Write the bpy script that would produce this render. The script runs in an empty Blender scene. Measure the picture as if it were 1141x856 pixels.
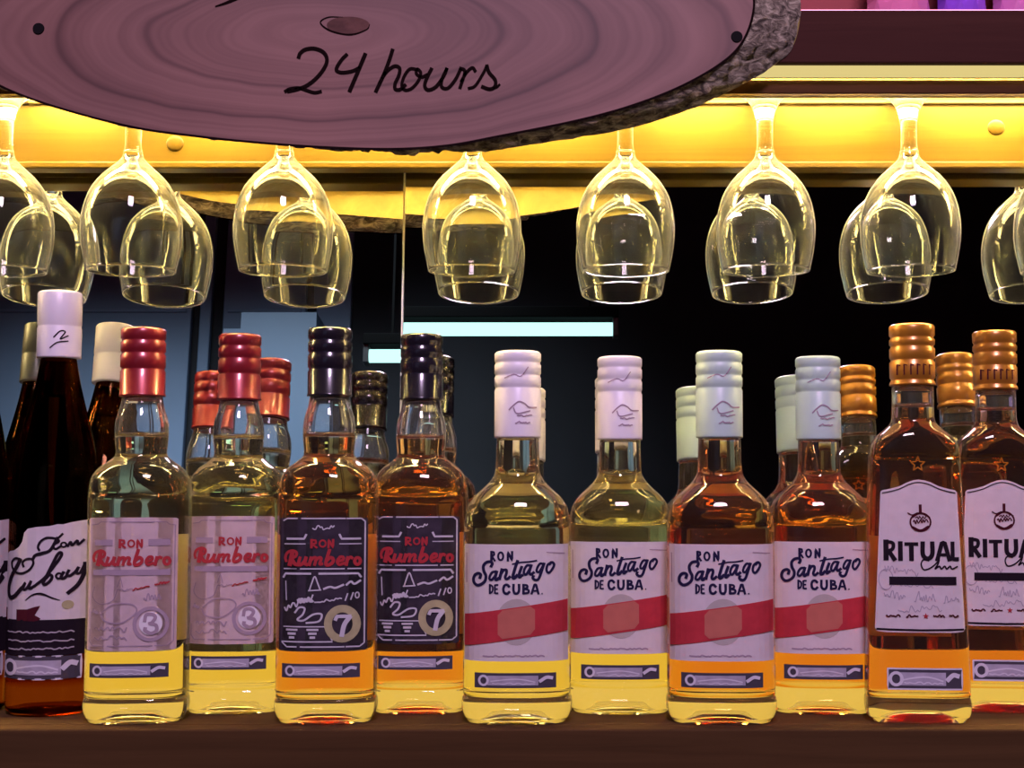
import bpy, bmesh, math, random
from mathutils import Vector, Matrix, noise
random.seed(7)
SC = bpy.context.scene
COL = SC.collection

# ---------------------------------------------------------------- camera
F = 1600.0                      # focal length in pixels of the 1141 x 856 frame
PX, PY = 635.0, 440.0           # principal point
PITCH = math.atan(100 / F)
CZ = 1.302
cd = bpy.data.cameras.new('camera'); cam = bpy.data.objects.new('camera', cd); COL.objects.link(cam)
cd.sensor_width = 36; cd.lens = F / 1141 * 36
cd.shift_x = -(PX - 570.5) / 1141; cd.shift_y = (PY - 428) / 1141
cd.clip_start = 0.02
cam.location = (0, 0, CZ); cam.rotation_euler = (math.pi / 2 + PITCH, 0, 0)
SC.camera = cam
CR = cam.rotation_euler.to_matrix()

def at(px, py, Y):
    d = CR @ Vector(((px - PX) / F, -(py - PY) / F, -1))
    return Vector((0, 0, CZ)) + d * (Y / d.y)

MT = math.atan(115 / F)          # backward lean of the mirror

# ---------------------------------------------------------------- light and exposure
vs = SC.view_settings
vs.view_transform = 'Standard'; vs.look = 'None'; vs.gamma = 1; vs.use_curve_mapping = False
vs.exposure = 0.0
SC.cycles.max_bounces = 28; SC.cycles.transmission_bounces = 24; SC.cycles.glossy_bounces = 8
SC.cycles.transparent_max_bounces = 48; SC.cycles.diffuse_bounces = 4
SC.cycles.sample_clamp_indirect = 20.0
SC.cycles.use_denoising = True
w = bpy.data.worlds.new('world'); SC.world = w; w.use_nodes = True
w.node_tree.nodes['Background'].inputs[0].default_value = (0.62, 0.5, 0.72, 1)
w.node_tree.nodes['Background'].inputs[1].default_value = 0.05
LED_TOP = 150.0
LED_LOW = 0.85
SLAT_GLOW = 0.75
TUBE = 1.5
ld = bpy.data.lights.new('room_ceiling_lamp', 'AREA'); ld.energy = 56; ld.color = (0.86, 0.62, 0.93)
ld.shape = 'RECTANGLE'; ld.size = 0.45; ld.size_y = 0.45
lo = bpy.data.objects.new('room_ceiling_lamp', ld); COL.objects.link(lo)
lo.location = (0.1, -0.75, 2.95)
lo.rotation_euler = (Vector((0, 1.05, 1.4)) - Vector(lo.location)).to_track_quat('-Z', 'Y').to_euler()

ld2 = bpy.data.lights.new('blue_panel_fill', 'AREA'); ld2.energy = 14; ld2.spread = 1.2; ld2.color = (0.72, 0.86, 1.0)  # unseen fill light added to brighten the blue panels
ld2.shape = 'RECTANGLE'; ld2.size = 2.2; ld2.size_y = 0.4
lo2 = bpy.data.objects.new('blue_panel_fill', ld2); COL.objects.link(lo2)
lo2.location = (-1.3, -2.1, 3.2)
lo2.rotation_euler = (Vector((-1.3, -3.66, 1.6)) - Vector(lo2.location)).to_track_quat('-Z', 'Y').to_euler()

# ---------------------------------------------------------------- node helpers
def new_mat(name):
    m = bpy.data.materials.new(name); m.use_nodes = True
    nt = m.node_tree; nt.nodes.clear()
    out = nt.nodes.new('ShaderNodeOutputMaterial')
    return m, nt, out
def N(nt, t, **kw):
    n = nt.nodes.new(t)
    for k, v in kw.items():
        if k in n.inputs: n.inputs[k].default_value = v
        else: setattr(n, k, v)
    return n
def L(nt, a, b): nt.links.new(a, b)
def rgb(c): return (c[0], c[1], c[2], 1)
def ramp(nt, stops):
    r = nt.nodes.new('ShaderNodeValToRGB'); e = r.color_ramp.elements
    e[0].position, e[0].color = stops[0][0], rgb(stops[0][1])
    e[1].position, e[1].color = stops[-1][0], rgb(stops[-1][1])
    for p, c in stops[1:-1]:
        x = e.new(p); x.color = rgb(c)
    return r

def principled(name, col, rough=0.5, metal=0.0, var=0.0, scale=30, bump=0.0, spec=0.5, coat=0.0):
    m, nt, out = new_mat(name)
    b = N(nt, 'ShaderNodeBsdfPrincipled', Roughness=rough, Metallic=metal)
    b.inputs['Base Color'].default_value = rgb(col); b.inputs['Specular IOR Level'].default_value = spec
    b.inputs['Coat Weight'].default_value = coat
    if var or bump:
        tc = N(nt, 'ShaderNodeTexCoord'); nz = N(nt, 'ShaderNodeTexNoise', Scale=scale, Detail=5.0)
        L(nt, tc.outputs['Object'], nz.inputs['Vector'])
        if var:
            r = ramp(nt, [(0.3, [c * (1 - var) for c in col]), (0.7, [min(1, c * (1 + var)) for c in col])])
            L(nt, nz.outputs['Fac'], r.inputs[0]); L(nt, r.outputs[0], b.inputs['Base Color'])
        if bump:
            bp = N(nt, 'ShaderNodeBump', Strength=bump, Distance=0.002)
            L(nt, nz.outputs['Fac'], bp.inputs['Height']); L(nt, bp.outputs[0], b.inputs['Normal'])
    L(nt, b.outputs[0], out.inputs[0])
    return m

def wood(name, dark, light, stretch=(1.5, 40, 40), rough=0.5, bump=0.15, contrast=(0.3, 0.7), spec=0.4):
    m, nt, out = new_mat(name)
    b = N(nt, 'ShaderNodeBsdfPrincipled', Roughness=rough); b.inputs['Specular IOR Level'].default_value = spec
    tc = N(nt, 'ShaderNodeTexCoord'); mp = N(nt, 'ShaderNodeMapping'); mp.inputs['Scale'].default_value = stretch
    nz = N(nt, 'ShaderNodeTexNoise', Scale=2.0, Detail=8.0, Roughness=0.62, Distortion=0.6)
    L(nt, tc.outputs['Object'], mp.inputs[0]); L(nt, mp.outputs[0], nz.inputs['Vector'])
    r = ramp(nt, [(contrast[0], dark), (contrast[1], light)])
    L(nt, nz.outputs['Fac'], r.inputs[0]); L(nt, r.outputs[0], b.inputs['Base Color'])
    bp = N(nt, 'ShaderNodeBump', Strength=bump, Distance=0.001)
    L(nt, nz.outputs['Fac'], bp.inputs['Height']); L(nt, bp.outputs[0], b.inputs['Normal'])
    L(nt, b.outputs[0], out.inputs[0])
    return m

def emit(name, col, s):
    m, nt, out = new_mat(name); e = N(nt, 'ShaderNodeEmission', Strength=s); e.inputs[0].default_value = rgb(col)
    L(nt, e.outputs[0], out.inputs[0]); return m

def glass(name, col=(1, 1, 1), ior=1.45, rough=0.0):
    m, nt, out = new_mat(name)
    g = N(nt, 'ShaderNodeBsdfGlass', IOR=ior, Roughness=rough); g.inputs[0].default_value = rgb(col)
    L(nt, g.outputs[0], out.inputs[0]); return m

def hazy_glass(name, haze, edge, ior=1.5, col=(0.99, 1, 0.985)):
    """glass with pale haze mixed in to imitate lamp glow, stronger at grazing angles"""
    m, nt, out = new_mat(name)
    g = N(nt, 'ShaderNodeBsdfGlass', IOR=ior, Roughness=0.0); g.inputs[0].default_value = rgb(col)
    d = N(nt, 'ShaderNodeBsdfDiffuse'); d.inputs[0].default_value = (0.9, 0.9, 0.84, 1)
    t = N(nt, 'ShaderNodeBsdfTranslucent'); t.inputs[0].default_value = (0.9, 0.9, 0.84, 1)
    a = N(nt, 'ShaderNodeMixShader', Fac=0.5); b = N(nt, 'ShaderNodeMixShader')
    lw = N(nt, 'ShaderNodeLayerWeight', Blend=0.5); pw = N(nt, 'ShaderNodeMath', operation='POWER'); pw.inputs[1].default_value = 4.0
    ma = N(nt, 'ShaderNodeMath', operation='MULTIPLY_ADD'); ma.inputs[1].default_value = edge; ma.inputs[2].default_value = haze  # pale haze rising at the edges, painting the bright bands of refracted light
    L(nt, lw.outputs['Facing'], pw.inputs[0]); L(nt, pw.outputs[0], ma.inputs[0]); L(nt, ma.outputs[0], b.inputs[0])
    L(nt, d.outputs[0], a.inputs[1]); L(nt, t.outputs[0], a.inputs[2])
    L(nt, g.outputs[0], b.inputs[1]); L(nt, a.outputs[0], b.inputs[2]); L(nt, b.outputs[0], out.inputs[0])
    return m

def liquid(name, sigma):
    """rum: absorbs light per metre, sits inside the solid bottle glass"""
    m, nt, out = new_mat(name)
    t = N(nt, 'ShaderNodeBsdfTransparent')
    d = max(sigma) * 1.02
    a = N(nt, 'ShaderNodeVolumeAbsorption', Density=d); a.inputs[0].default_value = rgb([1 - s / d for s in sigma])
    L(nt, t.outputs[0], out.inputs['Surface']); L(nt, a.outputs[0], out.inputs['Volume'])
    return m

def paper(name, col, trans=0.2, var=0.05, scale=120, tcol=None):
    m, nt, out = new_mat(name)
    d = N(nt, 'ShaderNodeBsdfDiffuse'); t = N(nt, 'ShaderNodeBsdfTranslucent'); mx = N(nt, 'ShaderNodeMixShader', Fac=trans)
    tc = N(nt, 'ShaderNodeTexCoord'); nz = N(nt, 'ShaderNodeTexNoise', Scale=scale, Detail=4.0)
    L(nt, tc.outputs['Object'], nz.inputs['Vector'])
    r = ramp(nt, [(0.3, [c * (1 - var) for c in col]), (0.7, [min(1, c * (1 + var)) for c in col])])
    L(nt, nz.outputs['Fac'], r.inputs[0]); L(nt, r.outputs[0], d.inputs[0])
    t.inputs[0].default_value = rgb(tcol or col)
    L(nt, d.outputs[0], mx.inputs[1]); L(nt, t.outputs[0], mx.inputs[2]); L(nt, mx.outputs[0], out.inputs[0])
    return m

# ---------------------------------------------------------------- object helpers
def tag(o, label=None, cat=None, group=None, kind=None):
    if label: o['label'] = label
    if cat: o['category'] = cat
    if group: o['group'] = group
    if kind: o['kind'] = kind
    return o
def mesh_obj(name, verts, faces, mat, parent=None, smooth=False):
    me = bpy.data.meshes.new(name); me.from_pydata([tuple(v) for v in verts], [], faces); me.update()
    if smooth:
        for p in me.polygons: p.use_smooth = True
    me.materials.append(mat)
    o = bpy.data.objects.new(name, me); COL.objects.link(o)
    if parent: o.parent = parent
    return o
def bm_obj(name, bm, mat, parent=None, smooth=False, recalc=True):
    if recalc: bmesh.ops.recalc_face_normals(bm, faces=bm.faces[:])
    me = bpy.data.meshes.new(name); bm.to_mesh(me); bm.free()
    if smooth:
        for p in me.polygons: p.use_smooth = True
    me.materials.append(mat)
    o = bpy.data.objects.new(name, me); COL.objects.link(o)
    if parent: o.parent = parent
    return o
def add_box(bm, x0, x1, y0, y1, z0, z1, bev=0.0):
    r = bmesh.ops.create_cube(bm, size=1)
    vs_ = r['verts']
    for v in vs_:
        v.co = Vector(((x0 + x1) / 2 + v.co.x * (x1 - x0), (y0 + y1) / 2 + v.co.y * (y1 - y0), (z0 + z1) / 2 + v.co.z * (z1 - z0)))
    if bev:
        es = list({e for v in vs_ for e in v.link_edges})
        bmesh.ops.bevel(bm, geom=es, offset=bev, segments=2, affect='EDGES', profile=0.5)
def box(name, x0, x1, y0, y1, z0, z1, mat, parent=None, bev=0.0):
    bm = bmesh.new(); add_box(bm, x0, x1, y0, y1, z0, z1, bev)
    return bm_obj(name, bm, mat, parent)
def empty(name, loc):
    o = bpy.data.objects.new(name, None); COL.objects.link(o); o.location = loc; o.empty_display_size = 0.02
    return o

def catmull(pts, n=7):
    P = [Vector(p) for p in pts]
    if len(P) < 3: 
        return [P[0].lerp(P[1], k / n) for k in range(n + 1)]
    out = []
    for i in range(len(P) - 1):
        p0 = P[i - 1] if i else P[0] * 2 - P[1]
        p1, p2 = P[i], P[i + 1]
        p3 = P[i + 2] if i + 2 < len(P) else P[-1] * 2 - P[-2]
        for k in range(n):
            t = k / n
            out.append(0.5 * ((2 * p1) + (p2 - p0) * t + (2 * p0 - 5 * p1 + 4 * p2 - p3) * t * t + (3 * p1 - p0 - 3 * p2 + p3) * t ** 3))
    out.append(P[-1]); return out
def poly(pts, n=4):
    out = []
    for a, b in zip(pts[:-1], pts[1:]):
        a, b = Vector(a), Vector(b)
        out += [a.lerp(b, k / n) for k in range(n)]
    out.append(Vector(pts[-1])); return out
def ell(cx, cy, rx, ry, n=28):
    return [Vector((cx + rx * math.cos(2 * math.pi * k / n), cy + ry * math.sin(2 * math.pi * k / n))) for k in range(n + 1)]

class Print:
    """flat printing in 2-D drawing units, laid onto a surface by fn(u, v, offset)"""
    def __init__(s, fn, off=0.0003): s.v = []; s.f = []; s.fn = fn; s.off = off
    def _p(s, p, extra=0): s.v.append(s.fn(p[0], p[1], s.off + extra)); return len(s.v) - 1
    def ribbon(s, pts, width, taper=False, extra=0.0):
        n = len(pts); L_ = []
        for i, p in enumerate(pts):
            a = pts[max(0, i - 1)]; b = pts[min(n - 1, i + 1)]
            d = (b - a); d = d.normalized() if d.length > 1e-9 else Vector((1, 0))
            wd = width / 2
            if taper:
                t = i / max(1, n - 1); wd *= 0.35 + 0.65 * math.sin(math.pi * min(1, max(0, t)))
            q = Vector((-d.y, d.x)) * wd
            if i == 0: p = p - d * wd * 0.5
            if i == n - 1: p = p + d * wd * 0.5
            L_.append((s._p(p + q, extra), s._p(p - q, extra)))
        for (a, b), (c, d) in zip(L_[:-1], L_[1:]): s.f.append((a, b, d, c))
    def curve(s, pts, width, n=7, taper=False): s.ribbon(catmull(pts, n), width, taper)
    def line(s, pts, width): s.ribbon(poly(pts), width)
    def ring(s, cx, cy, rx, ry, width): s.ribbon(ell(cx, cy, rx, ry), width)
    def rect(s, x0, y0, x1, y1, nx=10, ny=2): s.quad((x0, y0), (x1, y0), (x1, y1), (x0, y1), nx, ny)
    def quad(s, a, b, c, d, nx=10, ny=2):
        a, b, c, d = map(Vector, (a, b, c, d)); g = []
        for j in range(ny + 1):
            l, r = a.lerp(d, j / ny), b.lerp(c, j / ny)
            g.append([s._p(l.lerp(r, i / nx)) for i in range(nx + 1)])
        for j in range(ny):
            for i in range(nx): s.f.append((g[j][i], g[j][i + 1], g[j + 1][i + 1], g[j + 1][i]))
    def disc(s, cx, cy, rx, ry, n=28):
        rings = [[s._p((cx + rx * t * math.cos(2 * math.pi * k / n), cy + ry * t * math.sin(2 * math.pi * k / n))) for k in range(n)] for t in (0.33, 0.66, 1)]
        c = s._p((cx, cy))
        for k in range(n):
            k2 = (k + 1) % n
            s.f.append((c, rings[0][k], rings[0][k2]))
            for a, b in zip(rings[:-1], rings[1:]): s.f.append((a[k], b[k], b[k2], a[k2]))
    def columns(s, tops, bots):
        """area between an upper and a lower outline sampled at the same u"""
        g = []
        for t, b in zip(tops, bots):
            t, b = Vector(t), Vector(b)
            g.append([s._p(t.lerp(b, k / 6)) for k in range(7)])
        for a, b in zip(g[:-1], g[1:]):
            for k in range(6): s.f.append((a[k], b[k], b[k + 1], a[k + 1]))
    def star(s, cx, cy, r):
        c = s._p((cx, cy)); q = [s._p((cx + (r if k % 2 == 0 else r * 0.42) * math.sin(math.pi * k / 5), cy - (r if k % 2 == 0 else r * 0.42) * math.cos(math.pi * k / 5))) for k in range(10)]
        for k in range(10): s.f.append((c, q[k], q[(k + 1) % 10]))
    def scribble(s, x0, y0, x1, y1, amp, width, seed=1, k=14):
        r = random.Random(seed)
        pts = [(x0 + (x1 - x0) * i / k, y0 + (y1 - y0) * i / k + r.uniform(-amp, amp)) for i in range(k + 1)]
        s.curve(pts, width, 4)
    def build(s, name, mat, parent): return mesh_obj(name, s.v, s.f, mat, parent)

# ---------------------------------------------------------------- materials
M = {}
M['dark_wood'] = wood('dark_stained_wood', (0.036, 0.011, 0.009), (0.062, 0.021, 0.016), (1.2, 30, 30), 0.85, spec=0.12)
M['shelf_wood'] = wood('shelf_wood', (0.056, 0.027, 0.010), (0.086, 0.042, 0.016), (2, 50, 50), 0.85, spec=0.12)
M['rail_wood'] = wood('rail_wood', (0.05, 0.02, 0.008), (0.085, 0.036, 0.014), (1.2, 40, 40), 0.8, spec=0.08)
M['pine'] = wood('yellow_pine', (0.125, 0.073, 0.0035), (0.165, 0.10, 0.006), (1.2, 45, 45), 0.45, 0.1)
M['knot'] = wood('pine_knot', (0.09, 0.05, 0.004), (0.16, 0.10, 0.008), (40, 40, 40), 0.4, 0.1)
M['lip'] = principled('varnished_lip', (0.09, 0.058, 0.010), 0.35)
M['lip_glow'] = paper('lit_lip_edge', (0.95, 0.85, 0.55), 0.85)  # translucent, so the added strip shows as a bright lit edge
m, nt, out = new_mat('mirror_silver'); g = N(nt, 'ShaderNodeBsdfGlossy', Roughness=0.0); g.inputs[0].default_value = (0.88, 0.9, 0.9, 1)
L(nt, g.outputs[0], out.inputs[0]); M['mirror'] = m
M['led_top'] = emit('warm_led', (1, 0.72, 0.27), LED_TOP)
M['led_low'] = emit('amber_led_panel', (1, 0.62, 0.09), LED_LOW)
M['slat_glow'] = emit('pale_glowing_slat', (1, 0.80, 0.30), SLAT_GLOW)  # lamplight on the pale slat, put in as emission
M['tube'] = emit('cool_tube', (0.55, 1.0, 0.98), TUBE)
M['pink_led'] = emit('pink_led', (1, 0.22, 0.35), 5.0)
M['alu'] = principled('aluminium', (0.75, 0.74, 0.70), 0.35, 0.8)
M['wall'] = principled('red_wall', (0.30, 0.055, 0.06), 0.8, var=0.15, scale=6)
M['dark_room'] = principled('dark_room', (0.012, 0.013, 0.018), 0.8, var=0.2, scale=3)
M['black_rod'] = principled('black_rod', (0.004, 0.004, 0.004), 0.9, spec=0.05)
M['blue'] = principled('blue_paint', (0.17, 0.24, 0.36), 0.6, var=0.06, scale=3)
M['blue2'] = principled('blue_cabinet', (0.11, 0.165, 0.25), 0.5, var=0.05, scale=3)
M['floor'] = wood('floor_boards', (0.03, 0.02, 0.015), (0.06, 0.04, 0.03), (1, 14, 14), 0.4)
M['clear'] = hazy_glass('clear_glass', 0.02, 0.25, 1.45, (1, 1, 1))
M['stemware'] = hazy_glass('stemware_glass', 0.008, 0.7)
M['dark_glass'] = glass('brown_glass', (0.42, 0.2, 0.09), 1.45)
M['rum_pale'] = liquid('pale_rum', (0.3, 1.8, 17.0))
M['rum_gold'] = liquid('golden_rum', (2.2, 19, 60))
M['rum_amber'] = liquid('amber_rum', (6.0, 33, 85))
M['rum_dark'] = liquid('dark_rum', (14, 38, 70))
M['cap_red'] = principled('red_foil', (0.27, 0.016, 0.026), 0.32, 0.25, coat=0.4)
M['cap_black'] = principled('black_foil', (0.018, 0.014, 0.022), 0.22, 0.2, coat=0.6)
M['cap_white'] = principled('white_foil', (0.82, 0.78, 0.82), 0.35)
M['cap_green'] = principled('pale_green_foil', (0.50, 0.66, 0.60), 0.35)
M['cap_orange'] = principled('orange_foil', (0.46, 0.185, 0.022), 0.3, 0.3, coat=0.3)
M['cap_violet'] = principled('violet_foil', (0.18, 0.16, 0.55), 0.35)
M['cap_grey'] = principled('grey_foil', (0.05, 0.05, 0.05), 0.35)
M['lab_white'] = paper('white_label', (0.76, 0.69, 0.72), 0.2)
M['lab_pale'] = paper('silver_pink_label', (0.66, 0.51, 0.55), 0.22, 0.08)
M['lab_black'] = paper('black_label', (0.045, 0.035, 0.05), 0.02, 0.2)
M['lab_back'] = paper('back_label_paper', (0.72, 0.66, 0.5), 0.35)
M['tax'] = paper('tax_strip_paper', (0.42, 0.38, 0.47), 0.05, 0.15)
M['tax_dark'] = paper('tax_strip_border', (0.07, 0.06, 0.08), 0.0)
M['tax_light'] = paper('tax_strip_print', (0.66, 0.62, 0.70), 0.0)
M['ink_navy'] = paper('navy_ink', (0.022, 0.018, 0.055), 0.0)
M['ink_black'] = paper('black_ink', (0.018, 0.012, 0.018), 0.0)
M['ink_red'] = paper('red_ink', (0.42, 0.04, 0.05), 0.05)
M['band_red'] = paper('red_band', (0.52, 0.045, 0.06), 0.12, 0.1)
M['seal_grey'] = paper('grey_seal', (0.50, 0.44, 0.42), 0.1)
M['seal_red'] = paper('seal_over_band', (0.55, 0.16, 0.12), 0.1)
M['ink_mauve'] = paper('mauve_ink', (0.40, 0.30, 0.37), 0.1)
M['ink_white'] = paper('pale_ink', (0.55, 0.52, 0.58), 0.0)
M['ink_silver'] = paper('silver_ink', (0.75, 0.70, 0.74), 0.0)
M['ink_gold'] = paper('gold_ink', (0.40, 0.36, 0.20), 0.0, 0.15)
M['ink_faint'] = paper('faint_grey_ink', (0.46, 0.40, 0.47), 0.1)
M['ink_burgundy'] = paper('burgundy_ink', (0.07, 0.012, 0.02), 0.0)
M['screw'] = principled('black_screw', (0.006, 0.005, 0.006), 0.8, spec=0.1)
M['burn'] = principled('burnt_lettering', (0.008, 0.003, 0.003), 0.9, spec=0.05)

# ================================================================ large structure
YM = 1.169                       # mirror face
ZS = at(600, 812, 1.045).z       # top of the bottle shelf
X0, X1 = -1.05, 1.05
def struct(o): o['kind'] = 'structure'; return o
struct(box('floor', -3.2, 3.2, -3.7, 1.34, -0.1, 0, M['floor']))
struct(box('ceiling', -3.2, 3.2, -3.7, 1.34, 3.7, 3.8, M['dark_room']))
struct(box('wall_back', -3.2, 3.2, 1.24, 1.34, 0, 3.7, M['wall']))
struct(box('wall_front', -3.2, 3.2, -3.8, -3.7, 0, 3.7, M['dark_room']))
struct(box('wall_left', -3.3, -3.2, -3.7, 1.34, 0, 3.7, M['dark_room']))
struct(box('wall_right', 3.2, 3.3, -3.7, 1.34, 0, 3.7, M['dark_room']))

# mirror panes, leaning back a little
DY = 0.008
zt = at(600, 186, 1.20).z + 0.02
xs = at(445, 300, YM).x
LEFT_EXTRA = 0.0120
def mirror_pane(xa, xb, lean, label):
    h = zt - ZS - 0.002
    o = box('mirror_pane', xa, xb, 0, 0.004, 0, h, M['mirror'], None, 0.0005)
    o.location = (0, YM, ZS + 0.001); o.rotation_euler = (-lean, 0, 0)
    tag(o, label, 'mirror', 'mirror panes behind the bottles'); return o
mirror_pane(X0, xs - 0.0006, MT + LEFT_EXTRA, 'mirror pane behind the red-capped bottles, reflecting the blue panels of the room')
mirror_pane(xs + 0.0006, X1, MT, 'mirror pane behind the red-banded bottles, reflecting the dark room and most of the tube light')
o = struct(box('joint_glint_1', xs - 0.0007, xs + 0.0007, -0.0008, 0.0045, 0, zt - ZS - 0.002, M['alu']))  # bright metal strip standing in for the pane edges catching light
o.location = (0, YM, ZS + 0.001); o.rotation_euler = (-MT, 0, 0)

# bottle shelf
bs = empty('bottle_shelf', (0, 1.12, ZS - 0.09)); tag(bs, 'dark wooden shelf carrying the row of rum bottles', 'shelf')
def local(o, e):
    o.parent = e; o.matrix_parent_inverse = Matrix.Translation(-Vector(e.location)); return o
local(box('shelf_board', X0, X1, 1.062, 1.2395, ZS - 0.035, ZS, M['shelf_wood'], None, 0.001), bs)
local(box('front_plank', X0, X1, 1.042, 1.062, ZS - 0.11, ZS, M['shelf_wood'], None, 0.0015), bs)

# top shelf
YF = 1.0905 + DY
zf1 = at(1000, 11, YF).z; zf0 = at(1000, 70, YF).z
zu = zf0 + 0.013                       # underside of the shelf board behind the fascia
ts = empty('upper_shelf', (0, YF + 0.05, zf0)); tag(ts, 'dark wooden shelf above the hanging glasses, carrying the pink and purple crystal', 'shelf')
tag(box('fascia_board', X0, X1, YF, YF + 0.0095, zf0, zf1, M['dark_wood'], None, 0.0012), 'dark reddish-brown plank along the upper shelf front, running out beside the bark edge', 'board')
local(box('shelf_board', X0, X1, YF + 0.0095, 1.2395, zu, zf1 - 0.001, M['dark_wood'], None), ts)

# pale wood slat below fascia; its lit look comes from added emission
ze = at(1000, 86, YF + 0.008).z
slat = empty('lit_slat', (0, YF + 0.01, ze)); tag(slat, 'pale warm wood slat with painted-in glow, running under the front plank of the upper shelf', 'light strip')
local(box('slat_face', X0, X1, YF + 0.007, YF + 0.0092, ze, zf0 + 0.0002, M['slat_glow'], None, 0.0006), slat)
local(box('slat_back', X0, X1, YF + 0.0094, YF + 0.0122, ze, zf0 + 0.003, M['alu'], None), slat)

# back apron board
YB = 1.165 + DY
zb0 = at(600, 188, YB).z
bo = empty('pine_board', (0, YB + 0.011, zb0)); tag(bo, 'glowing yellow pine board with knots behind the glass stems', 'board')
local(box('plank', X0, X1, YB, YB + 0.0175, zb0 + 0.0055, zu, M['pine'], None, 0.0008), bo)
local(box('lower_moulding', X0, X1, YB - 0.0015, YB + 0.0175, zb0, zb0 + 0.006, M['pine'], None, 0.0012), bo)
for kx, ky in ((195, 160), (1110, 142)):
    p = at(kx, ky, YB); bm = bmesh.new()
    bmesh.ops.create_uvsphere(bm, u_segments=24, v_segments=12, radius=1)
    for v in bm.verts: v.co = Vector((p.x + v.co.x * 0.0072, p.y + v.co.y * 0.0014, p.z + v.co.z * 0.0066))
    local(bm_obj('knot', bm, M['knot'], None, True), bo)

# glass rack: front rail hiding the two lips that carry the glass feet
DG = 1.142 + DY
YR = 1.104 + DY
zr0 = at(1000, 104, YR).z
zl1 = at(1000, 105, DG).z; zl0 = zl1 - 0.0022
gr = empty('glass_rack', (0, YR + 0.02, zl0)); tag(gr, 'brown wooden rack rail under the upper shelf holding the glass feet', 'rack')
local(box('rail', X0, X1, YR, YR + 0.009, zr0, ze - 0.0005, M['rail_wood'], None, 0.0008), gr)
local(box('lip_glow_strip', X0, X1, YR + 0.001, YR + 0.008, zr0 - 0.0018, zr0, M['lip_glow'], None, 0.0006), gr)  # added strip that draws the lip's bright lit edge
local(box('front_lip', X0, X1, YR + 0.009, DG - 0.0205, zl0, zl1, M['lip'], None, 0.0006), gr)
local(box('rear_lip', X0, X1, DG + 0.0205, YB, zl0, zl1, M['lip'], None, 0.0005), gr)

# LED strip of the rack
lr = empty('rack_light', (0, DG, zu)); tag(lr, 'warm yellow LED strip hidden above the hanging glasses', 'light strip')
local(box('led_tape', X0, X1, DG - 0.013, DG + 0.013, zu - 0.0025, zu - 0.0012, M['led_top'], None), lr)
local(box('channel', X0, X1, DG - 0.015, DG + 0.015, zu - 0.0012, zu, M['alu'], None), lr)
# low light panel behind the bottle bases
lp = empty('low_light', (0, 1.167, ZS)); tag(lp, 'glowing amber light panel along the shelf behind the bottle bases', 'light panel')
zp = at(600, 724, 1.165).z
local(box('panel', X0, X1, 1.1645, 1.1666, ZS + 0.002, zp, M['led_low'], None, 0.0008), lp)
local(box('channel', X0, X1, 1.1667, 1.1686, ZS + 0.0005, zp, M['alu'], None), lp)

# ================================================================ the room seen in the mirror
def mir(px, py, yroom, left=True):
    """point of the room whose mirror image falls on this pixel"""
    ln = MT + (LEFT_EXTRA if left else 0)
    n = Vector((0, math.cos(ln), -math.sin(ln))); c0 = Vector((0, YM, ZS + 0.001)); C0 = Vector((0, 0, CZ))
    d = (at(px, py, 1.0) - C0).normalized()
    hit = C0 + d * ((c0 - C0).dot(n) / d.dot(n))
    r = d - 2 * d.dot(n) * n
    return hit + r * ((yroom - hit.y) / r.y)
def blue_door(name, pa, pb, ptop=100):
    a = mir(pa, ptop, -3.66); b = mir(pb, ptop, -3.66)
    e = empty(name, ((a.x + b.x) / 2, -3.66, 0)); struct(e)
    bm = bmesh.new(); add_box(bm, a.x, b.x, -3.695, -3.655, 0.01, min(3.65, a.z), 0.006)
    local(bm_obj('leaf', bm, M['blue'], None), e)
    if b.x - a.x > 0.2:
        zz = mir(pa, 345, -3.66).z
        local(box('cross_rail', a.x + 0.02, b.x - 0.02, -3.656, -3.648, zz - 0.015, zz, M['blue'], None, 0.003), e)
    return e
blue_door('door_1', -90, 229); blue_door('door_2', 238, 250)
blue_door('door_3', 263, 352); blue_door('door_4', 363, 400)
a = mir(250, 348, -3.3); b = mir(372, 348, -3.3)
cb = empty('tall_cabinet', ((a.x + b.x) / 2, -3.4, 0)); tag(cb, 'tall blue cabinet with rounded top corners, reflected between the red-capped bottles', 'cabinet')
bm = bmesh.new(); add_box(bm, a.x, b.x, -3.6, -3.3, 0.06, a.z)
es = [e for e in bm.edges if abs(e.verts[0].co.z - a.z) < 1e-4 and abs(e.verts[1].co.z - a.z) < 1e-4 and abs(e.verts[0].co.x - e.verts[1].co.x) < 1e-4]
bmesh.ops.bevel(bm, geom=es, offset=0.07, segments=6, affect='EDGES')
local(bm_obj('carcass', bm, M['blue2'], None), cb)
local(box('plinth', a.x + 0.02, b.x - 0.02, -3.58, -3.32, 0, 0.06, M['dark_room'], None), cb)
# tube light
tl = mir(405, 367, -2.6, False); tr = mir(689, 367, -2.6, False)
ft = empty('tube_light', ((tl.x + tr.x) / 2, -2.6, tl.z)); tag(ft, 'long cool-white tube light reflected in the mirror above the black-capped bottles', 'light')
bm = bmesh.new(); bmesh.ops.create_cone(bm, cap_ends=True, segments=24, radius1=0.024, radius2=0.024, depth=tr.x - tl.x - 0.04)
bmesh.ops.rotate(bm, verts=bm.verts[:], cent=(0, 0, 0), matrix=Matrix.Rotation(math.pi / 2, 3, 'Y'))
bmesh.ops.translate(bm, verts=bm.verts[:], vec=((tl.x + tr.x) / 2, -2.6, tl.z))
local(bm_obj('tube', bm, M['tube'], None, True), ft)
for xx in (tl.x, tr.x - 0.02):
    local(box('end_cap', xx, xx + 0.02, -2.63, -2.57, tl.z - 0.03, tl.z + 0.05, M['cap_grey'], None, 0.003), ft)
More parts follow.
